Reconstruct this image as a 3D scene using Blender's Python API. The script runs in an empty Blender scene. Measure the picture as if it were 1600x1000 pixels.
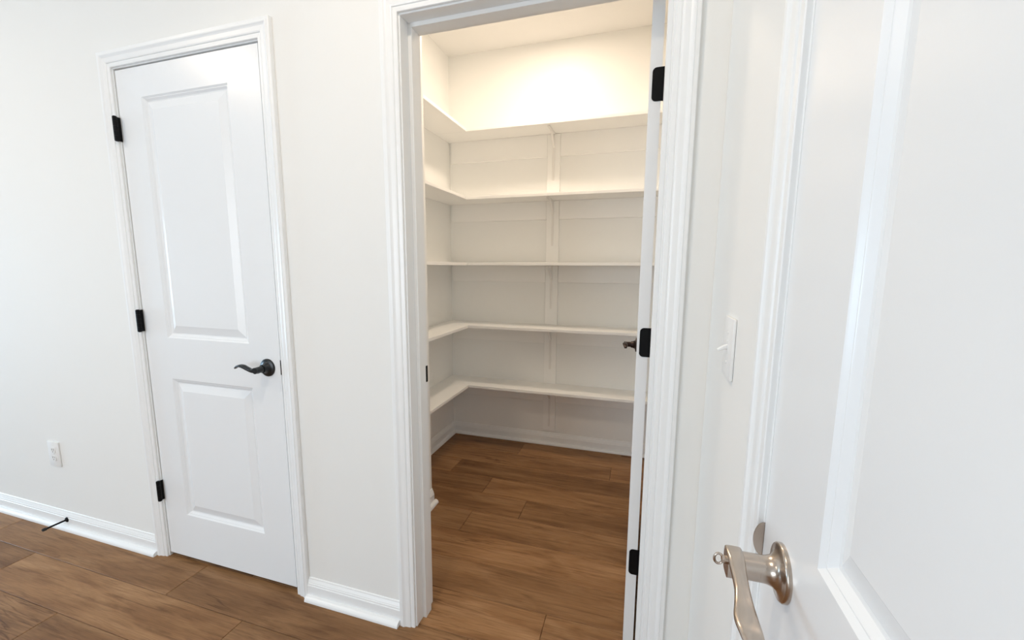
import bpy, bmesh, math, random
from mathutils import Vector, Matrix

random.seed(7)
SC = bpy.context.scene
COL = SC.collection
R = math.radians

# ------------------------------------------------------------------ camera
CAM = Vector((1.9596, -1.203, 1.2935))
YAW, PITCH, ROLL, FPX = 0.3038, -0.1407, 0.0040, 659.25
cd = bpy.data.cameras.new('camera')
cd.sensor_width = 36.0
cd.lens = FPX / 1600 * 36
cd.shift_x = (800 - 792.53) / 1600
cd.shift_y = (509.75 - 500) / 1600
cd.clip_start = 0.02
cam = bpy.data.objects.new('camera', cd)
COL.objects.link(cam)
fw = Vector((-math.sin(YAW) * math.cos(PITCH), math.cos(YAW) * math.cos(PITCH), math.sin(PITCH)))
rt = Vector((math.cos(YAW), math.sin(YAW), 0))
up = rt.cross(fw)
r2 = rt * math.cos(ROLL) + up * math.sin(ROLL)
u2 = up * math.cos(ROLL) - rt * math.sin(ROLL)
cam.matrix_world = Matrix(((r2.x, u2.x, -fw.x, CAM.x), (r2.y, u2.y, -fw.y, CAM.y), (r2.z, u2.z, -fw.z, CAM.z), (0, 0, 0, 1)))
SC.camera = cam

# ------------------------------------------------------------------ exposure, world, lights
SC.view_settings.view_transform = 'Standard'
SC.view_settings.look = 'None'
SC.view_settings.gamma = 1
SC.view_settings.use_curve_mapping = False
SC.view_settings.exposure = 0.66
SC.cycles.max_bounces = 16
SC.cycles.diffuse_bounces = 12
SC.cycles.sample_clamp_indirect = 6

W = bpy.data.worlds.new('world')
SC.world = W
W.use_nodes = True
W.node_tree.nodes['Background'].inputs[0].default_value = (0.75, 0.86, 1.0, 1)
W.node_tree.nodes['Background'].inputs[1].default_value = 1.0


def area(name, loc, direction, power, color, shape='DISK', size=0.15, size_y=None):
    l = bpy.data.lights.new(name, 'AREA')
    l.shape = shape
    l.size = size
    if size_y:
        l.size_y = size_y
    l.energy = power
    l.color = color
    o = bpy.data.objects.new(name, l)
    COL.objects.link(o)
    o.location = loc
    o.rotation_euler = Vector(direction).to_track_quat('-Z', 'Y').to_euler()
    return o


CEIL = 2.745
WARM = (1.0, 0.815, 0.64)
SOFT = (1.0, 0.83, 0.65)
area('pantry_lamp', (1.38, 1.12, CEIL - 0.012), (0, 0, -1), 6.9, WARM, size=0.16)
area('room_lamp', (1.32, -0.87, CEIL - 0.012), (0, 0, -1), 6.0, SOFT, size=0.12)
area('room_lamp', (-0.95, -1.3, CEIL - 0.012), (0, 0, -1), 8.2, SOFT, size=0.12)
# daylight entering by the window in the room's left wall
area('window_daylight', (-4.72, -0.80, 0.95), (1, 0, 0), 50, (0.50, 0.76, 1.0), 'RECTANGLE', 0.9, 1.5)
area('window_daylight', (-0.30, -4.32, 1.30), (0, 1, 0), 38, (0.80, 0.91, 1.0), 'RECTANGLE', 1.9, 1.9)

# ------------------------------------------------------------------ materials


def mat(name, color, rough=0.5, metal=0.0, bump=None, spec=0.5, coat=0.0):
    m = bpy.data.materials.new(name)
    m.use_nodes = True
    nt = m.node_tree
    b = nt.nodes['Principled BSDF']
    b.inputs['Base Color'].default_value = (*color, 1)
    b.inputs['Roughness'].default_value = rough
    b.inputs['Metallic'].default_value = metal
    b.inputs['Specular IOR Level'].default_value = spec
    if coat:
        b.inputs['Coat Weight'].default_value = coat
        b.inputs['Coat Roughness'].default_value = 0.15
    if bump:
        sc, st, dist = bump
        tc = nt.nodes.new('ShaderNodeTexCoord')
        n = nt.nodes.new('ShaderNodeTexNoise')
        n.inputs['Scale'].default_value = sc
        n.inputs['Detail'].default_value = 3
        bp = nt.nodes.new('ShaderNodeBump')
        bp.inputs['Strength'].default_value = st
        bp.inputs['Distance'].default_value = dist
        nt.links.new(tc.outputs['Object'], n.inputs['Vector'])
        nt.links.new(n.outputs['Fac'], bp.inputs['Height'])
        nt.links.new(bp.outputs['Normal'], b.inputs['Normal'])
    return m


M_WALL = mat('wall_paint', (0.815, 0.812, 0.79), 0.72, bump=(160, 0.12, 0.001), spec=0.3)
M_PWALL = mat('pantry_wall_paint', (0.86, 0.865, 0.85), 0.45, bump=(160, 0.12, 0.001))
M_CEIL = mat('ceiling_paint', (0.80, 0.795, 0.78), 0.9, bump=(220, 0.2, 0.001))
M_TRIM = mat('trim_enamel', (0.84, 0.85, 0.85), 0.32, bump=(40, 0.05, 0.001))
M_DOOR = mat('door_enamel', (0.82, 0.838, 0.852), 0.27, bump=(300, 0.06, 0.0005))
M_SHELF = mat('shelf_enamel', (0.90, 0.90, 0.885), 0.35, bump=(90, 0.06, 0.0005))
M_BLACK = mat('matte_black_metal', (0.0035, 0.0035, 0.004), 0.45, 0.0, spec=0.15)
M_LEVERB = mat('black_lever_metal', (0.005, 0.007, 0.008), 0.33, 0.0, spec=0.5)
M_BRONZE = mat('dark_bronze_metal', (0.030, 0.018, 0.015), 0.28, 0.6)
M_NICKEL = mat('satin_nickel', (0.52, 0.45, 0.39), 0.24, 1.0, bump=(250, 0.05, 0.0004))
M_PLASTIC = mat('white_plastic', (0.82, 0.82, 0.81), 0.30)
M_SLOT = mat('dark_slot', (0.06, 0.06, 0.06), 0.6)
M_SUB = mat('dark_subfloor', (0.045, 0.028, 0.018), 0.9)
M_METALW = mat('white_powder_coat', (0.80, 0.79, 0.77), 0.4)
M_RUBBER = mat('black_rubber', (0.012, 0.012, 0.012), 0.7)


def emit_mat(name, color, strength):
    m = bpy.data.materials.new(name)
    m.use_nodes = True
    b = m.node_tree.nodes['Principled BSDF']
    b.inputs['Base Color'].default_value = (0.9, 0.9, 0.88, 1)
    b.inputs['Emission Color'].default_value = (*color, 1)
    b.inputs['Emission Strength'].default_value = strength
    return m


M_GLOWP = emit_mat('warm_diffuser', WARM, 8)
M_GLOWR = emit_mat('soft_diffuser', SOFT, 6)


def wood_mat():
    m = bpy.data.materials.new('oak_plank')
    m.use_nodes = True
    nt = m.node_tree
    N, L = nt.nodes, nt.links
    b = N['Principled BSDF']
    tc = N.new('ShaderNodeTexCoord')
    oi = N.new('ShaderNodeObjectInfo')
    mul = N.new('ShaderNodeMath'); mul.operation = 'MULTIPLY'; mul.inputs[1].default_value = 91.7
    L.new(oi.outputs['Random'], mul.inputs[0])
    cmb = N.new('ShaderNodeCombineXYZ')
    L.new(mul.outputs[0], cmb.inputs[0]); L.new(mul.outputs[0], cmb.inputs[1]); L.new(mul.outputs[0], cmb.inputs[2])
    add = N.new('ShaderNodeVectorMath'); add.operation = 'ADD'
    L.new(tc.outputs['Object'], add.inputs[0]); L.new(cmb.outputs[0], add.inputs[1])

    def noise(scale, sx, sy, detail, dist=0.0, rough=0.55):
        mp = N.new('ShaderNodeMapping')
        mp.inputs['Scale'].default_value = (sx, sy, 1)
        L.new(add.outputs[0], mp.inputs[0])
        n = N.new('ShaderNodeTexNoise')
        n.inputs['Scale'].default_value = scale
        n.inputs['Detail'].default_value = detail
        n.inputs['Distortion'].default_value = dist
        n.inputs['Roughness'].default_value = rough
        L.new(mp.outputs[0], n.inputs['Vector'])
        return n
    broad = noise(2.0, 0.9, 4.6, 5, 1.1)          # broad figure
    grain = noise(3.4, 1.0, 17.0, 8, 0.9, 0.66)        # streaks
    fine = noise(9.0, 1.6, 60.0, 4)               # pores
    crack = noise(2.4, 0.55, 8.0, 4, 0.9)          # dark mineral lines

    def ramp(src, stops):
        r = N.new('ShaderNodeValToRGB')
        e = r.color_ramp.elements
        e[0].position, e[0].color = stops[0][0], (*stops[0][1], 1)
        e[1].position, e[1].color = stops[-1][0], (*stops[-1][1], 1)
        for p, c in stops[1:-1]:
            x = e.new(p); x.color = (*c, 1)
        L.new(src, r.inputs[0])
        return r
    base = ramp(broad.outputs['Fac'], [(0.28, (0.178, 0.085, 0.034)), (0.5, (0.268, 0.141, 0.062)), (0.70, (0.345, 0.195, 0.094))])

    def mix(a, bcol, fac, mode):
        x = N.new('ShaderNodeMix'); x.data_type = 'RGBA'; x.blend_type = mode
        if hasattr(fac, 'name') or hasattr(fac, 'node'):
            L.new(fac, x.inputs[0])
        else:
            x.inputs[0].default_value = fac
        L.new(a, x.inputs[6]); L.new(bcol, x.inputs[7])
        return x.outputs[2]
    g = ramp(grain.outputs['Fac'], [(0.30, (0.62, 0.57, 0.53)), (0.48, (1, 1, 1)), (0.75, (1.18, 1.18, 1.18))])
    f = ramp(fine.outputs['Fac'], [(0.32, (0.74, 0.71, 0.68)), (0.58, (1.04, 1.04, 1.04))])
    k = ramp(crack.outputs['Fac'], [(0.478, (1, 1, 1)), (0.5, (0.50, 0.44, 0.39)), (0.522, (1, 1, 1))])
    msk = ramp(noise(1.3, 1.0, 2.2, 2).outputs['Fac'], [(0.52, (0, 0, 0)), (0.66, (1, 1, 1))])
    c = mix(base.outputs[0], g.outputs[0], 1.0, 'MULTIPLY')
    c = mix(c, f.outputs[0], 0.8, 'MULTIPLY')
    c = mix(c, k.outputs[0], msk.outputs[0], 'MULTIPLY')
    tone = ramp(oi.outputs['Random'], [(0.0, (0.78, 0.76, 0.74)), (0.5, (0.98, 0.98, 0.98)), (1.0, (1.14, 1.14, 1.14))])
    c = mix(c, tone.outputs[0], 1.0, 'MULTIPLY')
    L.new(c, b.inputs['Base Color'])
    b.inputs['Roughness'].default_value = 0.46
    b.inputs['Specular IOR Level'].default_value = 0.22
    bp = N.new('ShaderNodeBump')
    bp.inputs['Strength'].default_value = 0.15
    bp.inputs['Distance'].default_value = 0.0012
    L.new(grain.outputs['Fac'], bp.inputs['Height'])
    L.new(bp.outputs['Normal'], b.inputs['Normal'])
    return m


M_WOOD = wood_mat()

# ------------------------------------------------------------------ mesh helpers


def obj(name, bm, m, parent=None, loc=None, smooth=False):
    bmesh.ops.recalc_face_normals(bm, faces=bm.faces)
    me = bpy.data.meshes.new(name)
    bm.to_mesh(me)
    bm.free()
    me.materials.append(m)
    if smooth:
        me.shade_smooth()
        try:
            me.set_sharp_from_angle(angle=R(38))
        except Exception:
            pass
    o = bpy.data.objects.new(name, me)
    COL.objects.link(o)
    if loc:
        o.location = loc
    if parent:
        o.parent = parent
    return o


def tag(o, label=None, cat=None, kind=None, group=None):
    if label:
        o['label'] = label
    if cat:
        o['category'] = cat
    if kind:
        o['kind'] = kind
    if group:
        o['group'] = group
    return o


def empty(name, loc=(0, 0, 0), label=None, cat=None, kind=None, group=None, rz=0.0):
    o = bpy.data.objects.new(name, None)
    COL.objects.link(o)
    o.empty_display_size = 0.05
    o.location = loc
    o.rotation_euler = (0, 0, rz)
    return tag(o, label, cat, kind, group)


def box(bm, x0, x1, y0, y1, z0, z1, bevel=0.0, seg=1):
    vs = [bm.verts.new(p) for p in ((x0, y0, z0), (x1, y0, z0), (x1, y1, z0), (x0, y1, z0), (x0, y0, z1), (x1, y0, z1), (x1, y1, z1), (x0, y1, z1))]
    fs = [bm.faces.new([vs[i] for i in q]) for q in ((3, 2, 1, 0), (4, 5, 6, 7), (0, 1, 5, 4), (1, 2, 6, 5), (2, 3, 7, 6), (3, 0, 4, 7))]
    if bevel:
        es = list({e for f in fs for e in f.edges})
        bmesh.ops.bevel(bm, geom=es, offset=bevel, segments=seg, profile=0.6, affect='EDGES', clamp_overlap=True)


def boxm(*a, **k):
    bm = bmesh.new()
    box(bm, *a, **k)
    return bm


def prism(bm, pts, f0, f1):
    """pts: 2D outline; f0, f1 map a 2D point to its 3D place on the two caps"""
    a = [bm.verts.new(f0(p)) for p in pts]
    b = [bm.verts.new(f1(p)) for p in pts]
    n = len(pts)
    bm.faces.new(a)
    bm.faces.new(list(reversed(b)))
    for i in range(n):
        j = (i + 1) % n
        bm.faces.new((a[j], a[i], b[i], b[j]))


def sweep(prof, O, S, T, A, a0, a1):
    """closed profile (s,t) swept along A from a0(s) to a1(s)"""
    O, S, T, A = Vector(O), Vector(S), Vector(T), Vector(A)
    bm = bmesh.new()
    g0 = a0 if callable(a0) else (lambda s: a0)
    g1 = a1 if callable(a1) else (lambda s: a1)
    prism(bm, prof, lambda p: O + S * p[0] + T * p[1] + A * g0(p[0]), lambda p: O + S * p[0] + T * p[1] + A * g1(p[0]))
    return bm


def cyl(bm, p0, p1, r0, r1=None, seg=20):
    r1 = r0 if r1 is None else r1
    p0, p1 = Vector(p0), Vector(p1)
    d = (p1 - p0).normalized()
    u = d.orthogonal().normalized()
    v = d.cross(u)
    A = [bm.verts.new(p0 + (u * math.cos(2 * math.pi * i / seg) + v * math.sin(2 * math.pi * i / seg)) * r0) for i in range(seg)]
    B = [bm.verts.new(p1 + (u * math.cos(2 * math.pi * i / seg) + v * math.sin(2 * math.pi * i / seg)) * r1) for i in range(seg)]
    bm.faces.new(list(reversed(A)))
    bm.faces.new(B)
    for i in range(seg):
        j = (i + 1) % seg
        bm.faces.new((A[i], A[j], B[j], B[i]))


def lathe(bm, O, axis, prof, seg=36):
    """prof: list of (radius, distance along the axis)"""
    O, d = Vector(O), Vector(axis).normalized()
    u = d.orthogonal().normalized()
    v = d.cross(u)
    rings = []
    for r, h in prof:
        if r < 1e-6:
            rings.append([bm.verts.new(O + d * h)])
        else:
            rings.append([bm.verts.new(O + d * h + (u * math.cos(2 * math.pi * i / seg) + v * math.sin(2 * math.pi * i / seg)) * r) for i in range(seg)])
    for a, b in zip(rings, rings[1:]):
        for i in range(seg):
            j = (i + 1) % seg
            if len(a) == 1 and len(b) == 1:
                continue
            if len(a) == 1:
                bm.faces.new((a[0], b[i], b[j]))
            elif len(b) == 1:
                bm.faces.new((a[i], a[j], b[0]))
            else:
                bm.faces.new((a[i], a[j], b[j], b[i]))
    for ring in (rings[0], rings[-1]):
        if len(ring) > 1:
            bm.faces.new(ring)


def tube(bm, pts, sizes, side, seg=14, power=2.6):
    """rounded bar through pts; sizes = (half width along side, half height)"""
    pts = [Vector(p) for p in pts]
    side = Vector(side).normalized()
    rings = []
    for i, p in enumerate(pts):
        t = (pts[min(i + 1, len(pts) - 1)] - pts[max(i - 1, 0)]).normalized()
        s = (side - t * side.dot(t)).normalized()
        n = t.cross(s)
        a, b = sizes[i]
        ring = []
        for k in range(seg):
            th = 2 * math.pi * k / seg
            c, q = math.cos(th), math.sin(th)
            ring.append(bm.verts.new(p + s * a * math.copysign(abs(c) ** (2 / power), c) + n * b * math.copysign(abs(q) ** (2 / power), q)))
        rings.append(ring)
    for a, b in zip(rings, rings[1:]):
        for k in range(seg):
            j = (k + 1) % seg
            bm.faces.new((a[k], a[j], b[j], b[k]))
    bm.faces.new(rings[0])
    bm.faces.new(rings[-1])


def spline(pts, n):
    """Catmull-Rom through pts (tuples of any length)"""
    out = []
    P = [pts[0]] + list(pts) + [pts[-1]]
    for i in range(1, len(P) - 2):
        for k in range(n):
            t = k / n
            out.append(tuple(0.5 * (2 * b + (c - a) * t + (2 * a - 5 * b + 4 * c - d) * t * t + (3 * b - a - 3 * c + d) * t ** 3) for a, b, c, d in zip(P[i - 1], P[i], P[i + 1], P[i + 2])))
    out.append(tuple(pts[-1]))
    return out


# ------------------------------------------------------------------ dimensions (metres)
XW = -4.6            # room's left wall
YW = -4.2            # room's rear wall
XR = 2.1386          # right wall face (room and pantry)
TW = 0.1206          # thickness of the wall between room and pantry
YB = 1.7187          # pantry back wall face
XP = 0.6032          # pantry left wall face
DW, DH = 0.7056, 2.03            # closet door leaf
JL, JR, JH = 1.2457, 2.0087, 2.027   # pantry jamb faces
Y3A = -0.5842        # latch edge of the right door leaf
D3W = 0.762
RX, RY = 0.919, 0.745            # pantry corner return: its side face, its end
DEPTH = 0.2264                   # shelf depth
SX, SY = XP + DEPTH, YB - DEPTH  # inner edges of the shelves

# ------------------------------------------------------------------ walls and ceiling
bm = bmesh.new()
o1a, o1b, o1z = -0.022, DW + 0.022, DH + 0.022
o2a, o2b, o2z = JL - 0.019, JR + 0.019, JH + 0.019
prism(bm, [(XW - 0.12, 0), (o1a, 0), (o1a, o1z), (o1b, o1z), (o1b, 0), (o2a, 0), (o2a, o2z), (o2b, o2z), (o2b, 0), (XR, 0), (XR, CEIL), (XW - 0.12, CEIL)],
      lambda p: (p[0], 0, p[1]), lambda p: (p[0], TW, p[1]))
tag(obj('wall_back', bm, M_WALL), 'white painted wall holding the closet door and the pantry doorway', 'wall', 'structure')

bm = bmesh.new()
d3a, d3b = Y3A + 0.022, Y3A - D3W - 0.022
prism(bm, [(YW, 0), (d3b, 0), (d3b, o1z), (d3a, o1z), (d3a, 0), (YB + 0.12, 0), (YB + 0.12, CEIL), (YW, CEIL)],
      lambda p: (XR, p[0], p[1]), lambda p: (XR + 0.12, p[0], p[1]))
tag(obj('wall_right', bm, M_WALL), 'white painted side wall with the light switch and the nearest door', 'wall', 'structure')

bm = bmesh.new()
wa, wb, wz0, wz1 = -1.30, -0.30, 0.15, 1.75
prism(bm, [(YW, 0), (0, 0), (0, CEIL), (YW, CEIL), (YW, wz1), (wa, wz1), (wb, wz1), (wb, wz0), (wa, wz0), (wa, wz1), (YW, wz1)],
      lambda p: (XW, p[0], p[1]), lambda p: (XW - 0.12, p[0], p[1])) if False else None
box(bm, XW - 0.12, XW, YW, wa, 0, CEIL)
box(bm, XW - 0.12, XW, wb, 0, 0, CEIL)
box(bm, XW - 0.12, XW, wa, wb, 0, wz0)
box(bm, XW - 0.12, XW, wa, wb, wz1, CEIL)
tag(obj('wall_left', bm, M_WALL), 'white painted wall with the window, left of the view', 'wall', 'structure')
va, vb, vz0, vz1 = -1.30, 0.70, 0.35, 2.30
bm = bmesh.new()
box(bm, XW - 0.12, va, YW - 0.12, YW, 0, CEIL)
box(bm, vb, XR + 0.12, YW - 0.12, YW, 0, CEIL)
box(bm, va, vb, YW - 0.12, YW, 0, vz0)
box(bm, va, vb, YW - 0.12, YW, vz1, CEIL)
tag(obj('wall_rear', bm, M_WALL), 'white painted wall behind the viewer', 'wall', 'structure')
bm = boxm(XW - 0.12, XR + 0.12, YW - 0.12, YB + 0.12, CEIL, CEIL + 0.1)
tag(obj('ceiling', bm, M_CEIL), 'plain white ceiling over the room and the bright pantry', 'ceiling', 'structure')
tag(obj('wall_pantry_back', boxm(XP - 0.12, XR, YB, YB + 0.12, 0, CEIL), M_PWALL), 'cream-lit wall at the back of the pantry behind the shelves', 'wall', 'structure')
tag(obj('wall_pantry_left', boxm(XP - 0.12, XP, TW, YB, 0, CEIL), M_PWALL), 'wall on the left side of the pantry carrying the short shelf arms', 'wall', 'structure')
tag(obj('wall_pantry_return', boxm(XP, RX, TW, RY, 0, CEIL, bevel=0.0), M_PWALL), 'boxed wall return beside the left jamb inside the pantry', 'wall', 'structure')
bm = bmesh.new()
box(bm, -0.15, XP - 0.12, 0.62, 0.70, 0, CEIL)
box(bm, -0.23, -0.15, TW, 0.70, 0, CEIL)
tag(obj('wall_closet', bm, M_WALL), 'closet wall behind the closed two-panel door', 'wall', 'structure')
bm = boxm(XR + 0.12, XR + 0.16, d3b - 0.1, d3a + 0.1, 0, 2.2)
tag(obj('wall_beyond', bm, M_WALL), 'wall surface beyond the nearest door', 'wall', 'structure')

# window in the unseen left wall
w = empty('window_1', (XW, (wa + wb) / 2, wz0), 'white framed window in the left wall lighting the room', 'window', 'structure')
for a in ((XW - 0.1, XW + 0.01, wa, wa + 0.05, wz0, wz1), (XW - 0.1, XW + 0.01, wb - 0.05, wb, wz0, wz1), (XW - 0.1, XW + 0.01, wa + 0.05, wb - 0.05, wz0, wz0 + 0.05), (XW - 0.1, XW + 0.01, wa + 0.05, wb - 0.05, wz1 - 0.05, wz1)):
    bmx = boxm(a[0] - w.location.x, a[1] - w.location.x, a[2] - w.location.y, a[3] - w.location.y, a[4] - w.location.z, a[5] - w.location.z, bevel=0.003)
    obj('window_frame', bmx, M_TRIM, w)

w = empty('window_2', ((va + vb) / 2, YW, vz0), 'white framed window in the wall behind the viewer', 'window', 'structure')
hw, hh = (vb - va) / 2, vz1 - vz0
for a in ((-hw, -hw + 0.05, 0, hh), (hw - 0.05, hw, 0, hh), (-hw + 0.05, hw - 0.05, 0, 0.05), (-hw + 0.05, hw - 0.05, hh - 0.05, hh)):
    obj('window_frame', boxm(a[0], a[1], -0.10, 0.01, a[2], a[3], bevel=0.003), M_TRIM, w)

# ------------------------------------------------------------------ floor of planks
fl = obj('floor', boxm(XW - 0.12, XR + 0.12, YW - 0.12, YB + 0.12, -0.06, -0.0075), M_SUB)
tag(fl, 'brown oak-look plank floor running through the room into the pantry', 'floor', 'structure')
PW_, Y0, PL = 0.183, 0.012, 1.22
joint = {-1: 0.22, 0: 1.68, 4: 1.412, 5: 1.143, 7: 1.835, -2: 0.62, 1: 1.10, 2: 0.78, 3: 1.16, 6: 0.86, 8: 1.2, -3: 1.15}


def plank(x0, x1, y0, y1):
    cx, cy = (x0 + x1) / 2, (y0 + y1) / 2
    hx, hy, g, c = (x1 - x0) / 2 - 0.0006, (y1 - y0) / 2 - 0.0006, 0.0019, 0.0016
    b = bmesh.new()
    lo = [b.verts.new((sx * hx, sy * hy, -0.0075)) for sx, sy in ((-1, -1), (1, -1), (1, 1), (-1, 1))]
    md = [b.verts.new((sx * hx, sy * hy, -c)) for sx, sy in ((-1, -1), (1, -1), (1, 1), (-1, 1))]
    hi = [b.verts.new((sx * (hx - g), sy * (hy - g), 0)) for sx, sy in ((-1, -1), (1, -1), (1, 1), (-1, 1))]
    b.faces.new(hi)
    for p, q in ((lo, md), (md, hi)):
        for i in range(4):
            j = (i + 1) % 4
            b.faces.new((p[i], p[j], q[j], q[i]))
    return obj('plank', b, M_WOOD, fl, (cx, cy, 0))


for row in range(-23, 10):
    y0 = Y0 + row * PW_
    y1 = y0 + PW_
    lo, hi = XW, XR
    if y0 > TW:
        lo = XP - 0.005
        if y0 < 0.62 - 0.05:
            lo = -0.15
    y1 = min(y1, YB + 0.005)
    if y1 - y0 < 0.02:
        continue
    y0 = max(y0, YW)
    j = joint.get(row, random.uniform(0, PL))
    x = j - PL * math.ceil((j - lo) / PL + 1)
    while x < hi:
        a, b_ = max(x, lo), min(x + PL, hi)
        if b_ - a > 0.03:
            plank(a, b_, y0, y1)
        x += PL

# ------------------------------------------------------------------ mouldings
CAS = [(0, 0), (0, .0065), (.0015, .0082), (.0115, .0092), (.0128, .0080), (.0146, .0080), (.0160, .0108), (.0200, .0120), (.0330, .0132),
       (.0375, .0150), (.0410, .0172), (.0450, .0178), (.0466, .0160), (.0550, .0160), (.0570, .0142), (.0570, 0)]
CWID = 0.057
BASE = [(0, 0), (0, .014), (.057, .014), (.0590, .0120), (.0650, .0112), (.0675, .0094), (.0695, .0096), (.0745, .0072), (.0800, .0045), (.0840, .0040), (.0860, .0020), (.0860, 0)]
SHOE = [(0, 0)] + [(0, .019)] + [(0.0035 + .0165 * math.sin(a), .019 * math.cos(a * 0.98)) for a in [i * math.pi / 2 / 6 for i in range(0, 7)]] + [(.020, 0)]


def jamb_set(parent, A, U, N, w, h, depth, stop_at, stop_w, stop_t=0.0127, jt=0.019):
    """A: point at floor where the left jamb face meets the wall plane; U: to the right; N: into the wall"""
    A, U, N, Z = Vector(A), Vector(U), Vector(N), Vector((0, 0, 1))

    def slab(name, u0, u1, n0, n1, z0, z1):
        b = bmesh.new()
        box(b, u0, u1, n0, n1, z0, z1, bevel=0.0008)
        for v in b.verts:
            p = v.co.copy()
            v.co = A + U * p.x + N * p.y + Z * p.z
        obj(name, b, M_TRIM, parent)
    slab('jamb', -jt, 0, 0.0, depth, 0, h + jt)
    slab('jamb', w, w + jt, 0.0, depth, 0, h + jt)
    slab('head_jamb', 0, w, 0.0, depth, h, h + jt)
    slab('door_stop_strip', 0, stop_t, stop_at, stop_at + stop_w, 0, h - stop_t)
    slab('door_stop_strip', w - stop_t, w, stop_at, stop_at + stop_w, 0, h - stop_t)
    slab('door_stop_strip', 0, w, stop_at, stop_at + stop_w, h - stop_t, h)


def casing_set(parent, A, U, N, w, h, reveal, legs=(True, True)):
    A, U, T, Z = Vector(A), Vector(U), -Vector(N), Vector((0, 0, 1))
    top = h + reveal
    if legs[0]:
        obj('casing', sweep(CAS, A - U * reveal, -U, T, Z, 0.0, lambda s: top + s), M_TRIM, parent)
    if legs[1]:
        obj('casing', sweep(CAS, A + U * (w + reveal), U, T, Z, 0.0, lambda s: top + s), M_TRIM, parent)
    obj('head_casing', sweep(CAS, A + Z * top - U * reveal, Z, T, U, lambda s: -s, lambda s: w + 2 * reveal + s), M_TRIM, parent)


PX, PY = Vector((1, 0, 0)), Vector((0, 1, 0))
t1 = empty('trim_1', (0, 0, 0), 'white moulded frame around the closed closet door', 'door frame', 'structure')
jamb_set(t1, (-0.003, 0, 0), PX, PY, DW + 0.009, DH + 0.004, TW, 0.037, 0.035)
casing_set(t1, (-0.003, 0, 0), PX, PY, DW + 0.009, DH + 0.004, 0.004)
t2 = empty('trim_2', (0, 0, 0), 'white moulded frame around the open pantry doorway', 'door frame', 'structure')
jamb_set(t2, (JL, 0, 0), PX, PY, JR - JL, JH, TW, 0.044, 0.041)
casing_set(t2, (JL, 0, 0), PX, PY, JR - JL, JH, 0.005)
b = bmesh.new()
box(b, JL - 0.001, JL + 0.0016, 0.098, 0.1195, 0.883, 0.942, bevel=0.0008)
tag(obj('strike_plate', b, M_BLACK, t2), 'black strike plate on the left pantry jamb')
t3 = empty('trim_3', (0, 0, 0), 'white moulded frame around the nearest door on the right wall', 'door frame', 'structure')
MY = Vector((0, -1, 0))
jamb_set(t3, (XR, Y3A + 0.003, 0), MY, PX, D3W + 0.006, DH + 0.004, 0.12, 0.037, 0.035)
casing_set(t3, (XR, Y3A + 0.003, 0), MY, PX, D3W + 0.006, DH + 0.004, 0.004)
# curled lip of the strike plate on the right door's jamb
b = bmesh.new()
lip = []
for i in range(17):
    a = math.pi * i / 16
    lip.append((0.9205 + 0.0250 * math.cos(a), 0.0138 * math.sin(a) ** 0.9))
prism(b, lip, lambda p: (XR + 0.0015 - p[1], Y3A + 0.0010, p[0]), lambda p: (XR + 0.0015 - p[1], Y3A + 0.0024, p[0]))
box(b, XR + 0.0015, XR + 0.030, Y3A + 0.0010, Y3A + 0.0024, 0.8975, 0.9435)
tag(obj('strike_plate', b, M_NICKEL, t3), 'satin nickel curved strike plate lip')


def baseboard(name, O, T, A, length, label, shoe_ext=(0, 0), e0=None, e1=None, mat_=None):
    p = empty(name, O, label, 'baseboard', 'structure')
    Z = (0, 0, 1)
    obj('board', sweep(BASE, (0, 0, 0), Z, T, A, e0 or 0.0, e1 or length), M_TRIM, p)
    T_ = Vector(T)
    obj('shoe_moulding', sweep(SHOE, T_ * 0.014, Z, T, A, shoe_ext[0], length + shoe_ext[1]), M_TRIM, p)
    return p


c1l, c1r = -0.003 - 0.004 - CWID, DW + 0.006 + 0.004 + CWID
c2l, c2r = JL - 0.005 - CWID, JR + 0.005 + CWID
baseboard('baseboard_left', (XW, 0, 0), (0, -1, 0), (1, 0, 0), c1l - XW, 'white baseboard with quarter round under the outlet, left of the closet door', (0, 0.004))
baseboard('baseboard_middle', (c1r, 0, 0), (0, -1, 0), (1, 0, 0), c2l - c1r, 'short white baseboard between the closet door and the pantry doorway', (-0.002, -0.002))
baseboard('baseboard_right', (c2r, 0, 0), (0, -1, 0), (1, 0, 0), XR - c2r, 'tiny baseboard piece between pantry frame and the right corner')
baseboard('baseboard_side', (XR, 0, 0), (-1, 0, 0), (0, -1, 0), abs(Y3A) + 0.003 - 0.004 - CWID, 'white baseboard on the right wall below the light switch')
baseboard('baseboard_pantry_back', (XP, YB, 0), (0, -1, 0), (1, 0, 0), XR - XP, 'white baseboard along the back of the pantry floor')
baseboard('baseboard_pantry_left', (XP, YB, 0), (1, 0, 0), (0, -1, 0), YB - RY, 'white baseboard along the left side of the pantry floor')
baseboard('baseboard_pantry_return', (RX, TW, 0), (1, 0, 0), (0, 1, 0), RY - TW, 'baseboard end with quarter round peeking out behind the left jamb', (0, 0.012))

# ------------------------------------------------------------------ doors
STICK = [(0, 0), (.0015, .0012), (.0060, .0045), (.0075, .0045), (.0085, .0052), (.0150, .0105), (.0195, .0115), (.0205, .0105), (.0480, .0030), (.0500, .0022)]


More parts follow.
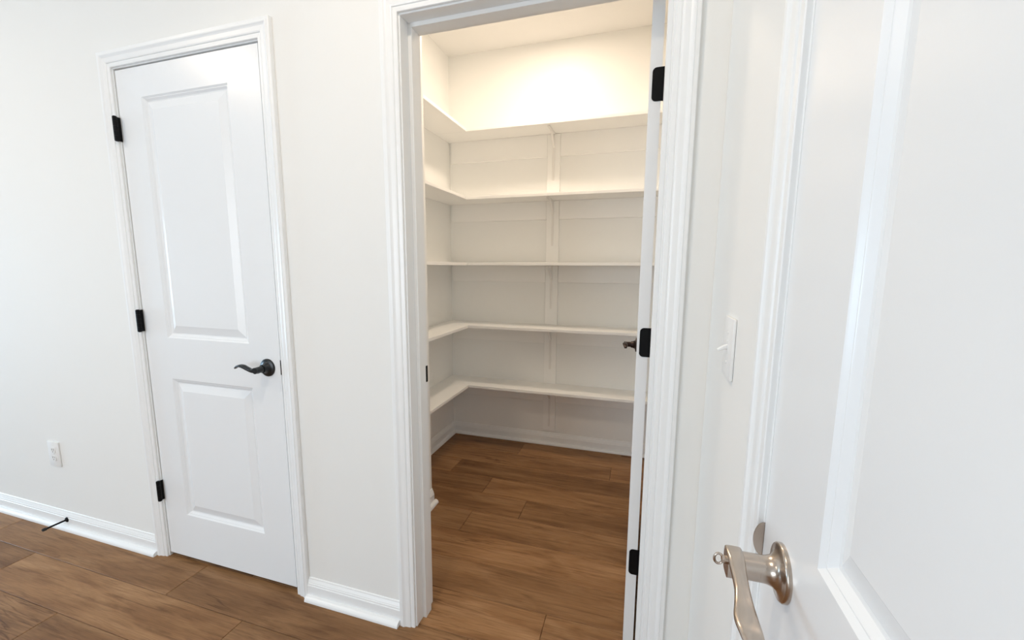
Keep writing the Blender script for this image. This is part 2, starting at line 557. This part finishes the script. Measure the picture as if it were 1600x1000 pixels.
def leaf_mesh(w, h, t, rects):
    b = bmesh.new()
    xs = sorted({0, w} | {r[0] for r in rects} | {r[1] for r in rects})
    zs = sorted({0, h} | {r[2] for r in rects} | {r[3] for r in rects})
    hole = lambda x, z: any(r[0] < x < r[1] and r[2] < z < r[3] for r in rects)
    for y in (0, t):
        grid = {}
        for x in xs:
            for z in zs:
                grid[x, z] = b.verts.new((x, y, z))
        for x, x2 in zip(xs, xs[1:]):
            for z, z2 in zip(zs, zs[1:]):
                if not hole((x + x2) / 2, (z + z2) / 2):
                    b.faces.new((grid[x, z], grid[x2, z], grid[x2, z2], grid[x, z2]))
        if y == 0:
            g0 = grid
        else:
            g1 = grid
    edge = [(x, 0) for x in xs] + [(w, z) for z in zs[1:]] + [(x, h) for x in reversed(xs[:-1])] + [(0, z) for z in reversed(zs[1:-1])]
    for i in range(len(edge)):
        p, q = edge[i], edge[(i + 1) % len(edge)]
        b.faces.new((g0[p], g0[q], g1[q], g1[p]))
    return b


def panel_mesh(r, t):
    b = bmesh.new()
    for side in (0, 1):
        prev = None
        for s, d in STICK:
            y = d if side == 0 else t - d
            loop = [b.verts.new(p) for p in ((r[0] + s, y, r[2] + s), (r[1] - s, y, r[2] + s), (r[1] - s, y, r[3] - s), (r[0] + s, y, r[3] - s))]
            if prev:
                for i in range(4):
                    j = (i + 1) % 4
                    b.faces.new((prev[i], prev[j], loop[j], loop[i]))
            prev = loop
        b.faces.new(prev)
    return b


def fill_door(root, w, h, t, rects):
    lf = obj('leaf', leaf_mesh(w, h, t, rects), M_DOOR, root)
    for r in rects:
        obj('panel', panel_mesh(r, t), M_DOOR, root)
    return lf


def hinge_bm(pin, L=0.089, r=0.0072, seg=18):
    """knuckled barrel centred on pin (x, y, z)"""
    b = bmesh.new()
    x, y, z = pin
    n = 5
    for i in range(n):
        z0 = z - L / 2 + L * i / n + 0.0004
        z1 = z - L / 2 + L * (i + 1) / n - 0.0004
        cyl(b, (x, y, z0), (x, y, z1), r, seg=seg)
    cyl(b, (x, y, z - L / 2 - 0.002), (x, y, z + L / 2 + 0.002), r * 0.72, seg=seg)
    return b


def rects_for(w):
    return [(0.127, w - 0.149 if w < 0.72 else w - 0.135, 0.207, 0.816), (0.127, w - 0.149 if w < 0.72 else w - 0.135, 0.988, 1.911)]


# door 1: closed closet door
d1 = empty('door_1', (0, 0.0040, 0.017), 'closed white two-panel closet door with black hinges and lever', 'door', 'structure')
fill_door(d1, DW - 0.0040, DH - 0.017, 0.0345, [(a, b_, c - 0.005, d - 0.005) for a, b_, c, d in rects_for(DW)])
for zc in (1.815, 1.066, 0.317):
    b = hinge_bm((-0.0015, -0.0185, zc - 0.017), 0.089, 0.0078)
    box(b, -0.0026, -0.0004, -0.0185, 0.03, zc - 0.0615, zc + 0.0275)
    tag(obj('hinge', b, M_BLACK, d1, smooth=True), 'black barrel hinge')


def lever(parent, axis_pt, out, along, m, length, label, proj=0.055, strap=False):
    """rose on the door face at axis_pt; out = away from the door; along = lever direction"""
    O, D, A, Z = Vector(axis_pt), Vector(out), Vector(along), Vector((0, 0, 1))
    b = bmesh.new()
    lathe(b, O, D, [(0.0335, -0.001), (0.0335, 0.0040), (0.0325, 0.0056), (0.0310, 0.0062), (0.0260, 0.0070), (0.0210, 0.0092), (0.0178, 0.0128), (0.0160, 0.0180), (0.0152, 0.0245), (0.0152, 0.027), (0, 0.027)], 40)
    rose = obj('rose', b, m, parent, smooth=True)
    if label:
        tag(rose, label)
    b = bmesh.new()
    # hub and wave arm
    cyl(b, O + D * 0.024, O + D * (proj + 0.004), 0.0122, 0.0115, 28)
    base = O + D * (proj - 0.006)
    path = spline([(-0.006, 0.0, 0.0, .0105, .0110), (0.010, 0.0, -0.001, .0095, .0100), (0.024, 0.001, -0.0020, .0085, .0072), (0.040, 0.003, 0.0040, .0088, .0066),
                   (0.058, 0.004, 0.0115, .0098, .0062), (0.076, 0.002, 0.0125, .0098, .0050), (0.092, 0.000, 0.0085, .0085, .0040), (length, -0.002, 0.0012, .0060, .0034)], 5)
    tube(b, [base + A * p[0] + D * p[1] + Z * p[2] for p in path], [(p[3], p[4]) for p in path], D, 18, 2.8)
    if strap:                     # broad flat strap that folds off a squarish hub
        b.free()
        b = bmesh.new()
        S_ = A.cross(Z) if False else D
        tube(b, [O + D * 0.020, O + D * 0.044], [(0.0150, 0.0150)] * 2, A, 24, 2.3)
        tube(b, [O + D * 0.0442, O + D * 0.062], [(0.0145, 0.0150)] * 2, A, 24, 3.6)
        base = O + D * (proj - 0.005)
        path = spline([(-0.012, 0.0, 0.0125, .0092, .0030), (-0.002, 0.000, 0.0130, .0096, .0036), (0.012, 0.000, 0.0110, .0092, .0046), (0.028, 0.0002, 0.0065, .0082, .0046), (0.048, 0.0008, 0.0022, .0079, .0044),
                       (0.070, 0.0030, 0.0000, .0096, .0040), (0.092, 0.0056, 0.0015, .0116, .0036), (0.110, 0.0050, 0.0020, .0108, .0033), (length, 0.003, -0.0020, .0085, .0028)], 6)
        tube(b, [base + A * p[0] + D * p[1] + Z * p[2] for p in path], [(p[3], p[4]) for p in path], D, 24, 4.0)
    h = obj('lever', b, m, parent, smooth=True)
    return rose, h


lever(d1, (0.641, 0, 0.9145 - 0.017), (0, -1, 0), (-1, 0, 0), M_LEVERB, 0.104, 'round black rose')
b = boxm(DW - 0.0042, DW + 0.0058, -0.0032, 0.012, 0.891 - 0.017, 0.947 - 0.017, bevel=0.0012)
tag(obj('latch_plate', b, M_BLACK, d1), 'black latch plate at the door edge')

# door 2: pantry door standing open into the pantry, seen edge-on
d2 = empty('door_2', (1.9910, 0.1290, 0.012), 'white pantry door standing open into the pantry, seen edge-on', 'door', 'structure', rz=R(90))
T2 = 0.0332
fill_door(d2, 0.757, JH - 0.016, T2, rects_for(0.757))
for zc in (1.800, 1.066, 0.334):
    b = bmesh.new()
    zz, hh, rr = zc - 0.012, 0.0445, 0.012
    out_ = [(-0.006, -hh), (-0.006, hh)]
    # local x is along the leaf (world +y), local y points to world -x
    pts = [(-0.010, -hh)]
    for a in range(0, 7):
        t_ = R(-90 + 15 * a)
        pts.append((0.0255 - rr + rr * math.cos(t_), -hh + rr + rr * math.sin(t_)))
    for a in range(0, 7):
        t_ = R(15 * a)
        pts.append((0.0255 - rr + rr * math.cos(t_), hh - rr + rr * math.sin(t_)))
    pts.append((-0.010, hh))
    prism(b, pts, lambda p: (-0.0022, p[0], zz + p[1]), lambda p: (0.0006, p[0], zz + p[1]))
    hb = hinge_bm((0.0015, -0.0105, zz), 0.089, 0.0062)
    me = bpy.data.meshes.new('tmp'); hb.to_mesh(me); hb.free()
    b.from_mesh(me); bpy.data.meshes.remove(me)
    tag(obj('hinge', b, M_BLACK, d2), 'black round-cornered hinge leaf on the door edge')
lever(d2, (0.757 - 0.062, T2, 0.935 - 0.012), (0, 1, 0), (-1, 0, 0), M_BRONZE, 0.104, 'dark bronze rose')
lever(d2, (0.757 - 0.062, 0, 0.935 - 0.012), (0, -1, 0), (-1, 0, 0), M_BRONZE, 0.104, None)

# door 3: nearest door, in the right wall
d3 = empty('door_3', (XR + 0.0003, Y3A, 0.012), 'nearest white two-panel door with satin nickel lever, cut by the right frame edge', 'door', 'structure', rz=R(-90))
R3 = [(0.1665, D3W - 0.1665, 0.207, 0.816), (0.1665, D3W - 0.1665, 0.988, 1.911)]
fill_door(d3, D3W, DH - 0.012, 0.0345, R3)
ros, lev = lever(d3, (0.0805, 0, 0.9310 - 0.012), (0, -1, 0), (1, 0, 0), M_NICKEL, 0.128, 'satin nickel concave rose', proj=0.058, strap=True)
tag(lev, 'satin nickel wave lever')
b = bmesh.new()
cyl(b, (0.0805, -0.060, 0.922), (0.0805, -0.067, 0.922), 0.0050, seg=16)
ringp = [(0.0805, -0.0705 + 0.0048 * math.cos(2 * math.pi * k / 16), 0.922 + 0.0068 * math.sin(2 * math.pi * k / 16)) for k in range(17)]
tube(b, ringp, [(0.0016, 0.0016)] * 17, (1, 0, 0), 8, 2)
obj('turn_button', b, M_NICKEL, lev, smooth=True)

# ------------------------------------------------------------------ pantry shelves
TH = 0.019
zs = [0.4400, 0.8683, 1.3002, 1.7352, 2.1667]
names_ = ['lowest white L-shaped pantry shelf, just above the wood floor', 'second white pantry shelf from the floor, level with the bronze door lever',
          'middle white pantry shelf at eye level, seen as a thin straight line', 'fourth white pantry shelf from the floor, its underside in view', 'topmost white pantry shelf under the bright bare wall']
BX0, BX1 = 1.3272, 1.4136
BT = 0.019
ch = [0.115, 0.115, 0.115, 0.123, 0.144]
for i, z in enumerate(zs):
    s = empty('pantry_shelf', (XP, YB, z), names_[i], 'shelf', None, 'L-shaped shelves in the pantry')
    L_ = XR - XP
    obj('shelf_board', boxm(0.0005, L_ - 0.0005, -DEPTH, -0.0005, 0, TH, bevel=0.0022, seg=2), M_SHELF, s)
    obj('shelf_board', boxm(0.0005, DEPTH, RY - YB + 0.0005, -DEPTH - 0.0011, -0.0005, TH - 0.0003, bevel=0.0022, seg=2), M_SHELF, s)
    h = ch[i]
    obj('cleat', boxm(0.018, BX0 - XP - 0.0012, -0.0155, -0.0004, -h, -0.0003, bevel=0.0012), M_SHELF, s)
    obj('cleat', boxm(BX1 - XP + 0.0012, L_ - 0.001, -0.0155, -0.0004, -h, -0.0003, bevel=0.0012), M_SHELF, s)
    obj('cleat', boxm(0.0165, DEPTH - 0.006, RY - YB + 0.0006, RY - YB + 0.016, -0.04, -0.0008, bevel=0.0012), M_SHELF, s)
    # shelf bracket screwed to the upright board: leg, arm, diagonal brace
    bxx = (BX0 + BX1) / 2 - XP
    br = obj('bracket', boxm(bxx - 0.0065, bxx + 0.0065, -BT - 0.005, -BT - 0.0002, -0.30, -0.002, bevel=0.001), M_METALW, s)
    obj('bracket_arm', boxm(bxx - 0.009, bxx + 0.009, -0.195, -BT - 0.0055, -0.0058, -0.0008, bevel=0.001), M_METALW, br)
    b = bmesh.new()
    tube(b, [(bxx, -BT - 0.004, -0.088), (bxx, -0.045, -0.066), (bxx, -0.085, -0.030), (bxx, -0.118, -0.005)], [(0.0075, 0.0042)] * 4, (1, 0, 0), 8, 3)
    obj('bracket_brace', b, M_METALW, br)

# upright board on the pantry's back wall, foot corners rounded
b = bmesh.new()
rr = 0.012
pts = [(BX0, zs[4] - 0.001), (BX0, 0.109 + rr)]
for a in range(1, 7):
    t_ = R(180 + 15 * a)
    pts.append((BX0 + rr + rr * math.cos(t_), 0.109 + rr + rr * math.sin(t_)))
for a in range(0, 7):
    t_ = R(270 + 15 * a)
    pts.append((BX1 - rr + rr * math.cos(t_), 0.109 + rr + rr * math.sin(t_)))
pts.append((BX1, zs[4] - 0.001))
segs = []
for i in range(5):
    pass
# the board runs in pieces between the shelves
cuts = [(0.109, zs[0])] + [(zs[i] + TH, zs[i + 1]) for i in range(4)]
ub = empty('upright_board', (BX0, YB, 0.109), 'narrow white vertical board behind the shelf brackets, round-cornered foot above the baseboard', 'board')
for i, (za, zb) in enumerate(cuts):
    b = bmesh.new()
    if i == 0:
        q = [(x - BX0, min(z, zb - 0.0008) - 0.109) for x, z in pts]
        prism(b, q, lambda p: (p[0], -BT, p[1]), lambda p: (p[0], -0.0004, p[1]))
    else:
        box(b, 0, BX1 - BX0, -BT, -0.0004, za - 0.109 + 0.0006, zb - 0.109 - 0.0008, bevel=0.0015)
    obj('board_length', b, M_SHELF, ub)

# ------------------------------------------------------------------ small fixtures
# duplex outlet on the left wall
ox, oz = -0.726, 0.381
o = empty('wall_outlet', (ox, 0, oz), 'white duplex power outlet low on the wall left of the closet door', 'outlet')
b = boxm(-0.0415, 0.0415, -0.0065, -0.0002, -0.0625, 0.0625, bevel=0.003, seg=2)
obj('cover_plate', b, M_PLASTIC, o, smooth=True)
for zz in (0.0195, -0.0195):
    b = bmesh.new()
    ring = []
    for k in range(28):
        a = 2 * math.pi * k / 28
        ring.append((0.0172 * math.cos(a), max(-0.0138, min(0.0138, 0.0172 * math.sin(a)))))
    prism(b, ring, lambda p: (p[0], -0.0088, p[1] + zz), lambda p: (p[0], -0.006, p[1] + zz))
    rc = obj('receptacle', b, M_PLASTIC, o)
    for dx in (-0.0063, 0.0063):
        obj('slot', boxm(dx - 0.0011, dx + 0.0011, -0.0091, -0.0080, zz - 0.001, zz + 0.0075), M_SLOT, rc)
    b = bmesh.new()
    cyl(b, (0, -0.0091, zz - 0.0075), (0, -0.0080, zz - 0.0075), 0.0024, seg=12)
    obj('ground_hole', b, M_SLOT, rc)
b = bmesh.new()
cyl(b, (0, -0.0078, 0), (0, -0.006, 0), 0.0034, seg=14)
obj('screw', b, M_PLASTIC, o)

# toggle switch on the right wall
sy, sz = -0.2745, 1.1345
o = empty('light_switch', (XR, sy, sz), 'white toggle light switch on the right wall beside the nearest door', 'light switch')
obj('cover_plate', boxm(-0.0065, -0.0002, -0.0415, 0.0415, -0.0605, 0.0605, bevel=0.003, seg=2), M_PLASTIC, o, smooth=True)
b = bmesh.new()
tube(b, [(-0.0055, 0, 0.002), (-0.012, 0, 0.000), (-0.0235, 0, -0.0065)], [(0.0052, 0.0050), (0.0048, 0.0042), (0.0042, 0.0026)], (0, 1, 0), 12, 4)
obj('toggle', b, M_PLASTIC, o)
obj('toggle_slot', boxm(-0.0072, -0.0060, -0.0058, 0.0058, -0.0125, 0.0125), M_PLASTIC, o)
for zz in (0.030, -0.030):
    b = bmesh.new()
    cyl(b, (-0.0078, 0, zz), (-0.006, 0, zz), 0.0030, seg=14)
    obj('screw', b, M_SLOT if False else M_PLASTIC, o)

# rigid door stop screwed into the left baseboard
o = empty('door_bumper', (-0.684, -0.0135, 0.049), 'thin black rigid door stop sticking out of the left baseboard', 'door stop')
b = bmesh.new()
lathe(b, (0, 0, 0), (0, -1, 0), [(0.0125, 0.0), (0.0122, 0.003), (0.0085, 0.0055), (0.0048, 0.008), (0.0042, 0.012), (0.0042, 0.078), (0, 0.078)], 20)
obj('rod', b, M_BLACK, o, smooth=True)
b = bmesh.new()
lathe(b, (0, 0, 0), (0, -1, 0), [(0, 0.077), (0.0065, 0.077), (0.0072, 0.080), (0.0072, 0.089), (0.0055, 0.092), (0, 0.0925)], 20)
obj('bumper_tip', b, M_RUBBER, o, smooth=True)

# ceiling lamps (above the frame)
for k, (nm, x, y, m, lab) in enumerate((('ceiling_light', 1.38, 1.12, M_GLOWP, 'round flush ceiling light inside the pantry'),
                                        ('ceiling_light', 1.32, -0.87, M_GLOWR, 'recessed ceiling light above the closet door and doorway'),
                                        ('ceiling_light', -0.95, -1.3, M_GLOWR, 'recessed ceiling light over the left part of the room'))):
    o = empty(nm, (x, y, CEIL), lab, 'ceiling light', None, 'ceiling lights')
    b = bmesh.new()
    lathe(b, (0, 0, 0), (0, 0, -1), [(0.100, 0.0), (0.100, 0.006), (0.092, 0.010), (0.084, 0.010), (0.082, 0.004), (0, 0.004)], 36)
    obj('trim_ring', b, M_PLASTIC, o, smooth=True)
    b = bmesh.new()
    cyl(b, (0, 0, -0.0045), (0, 0, -0.0075), 0.081, seg=36)
    obj('diffuser', b, m, o)
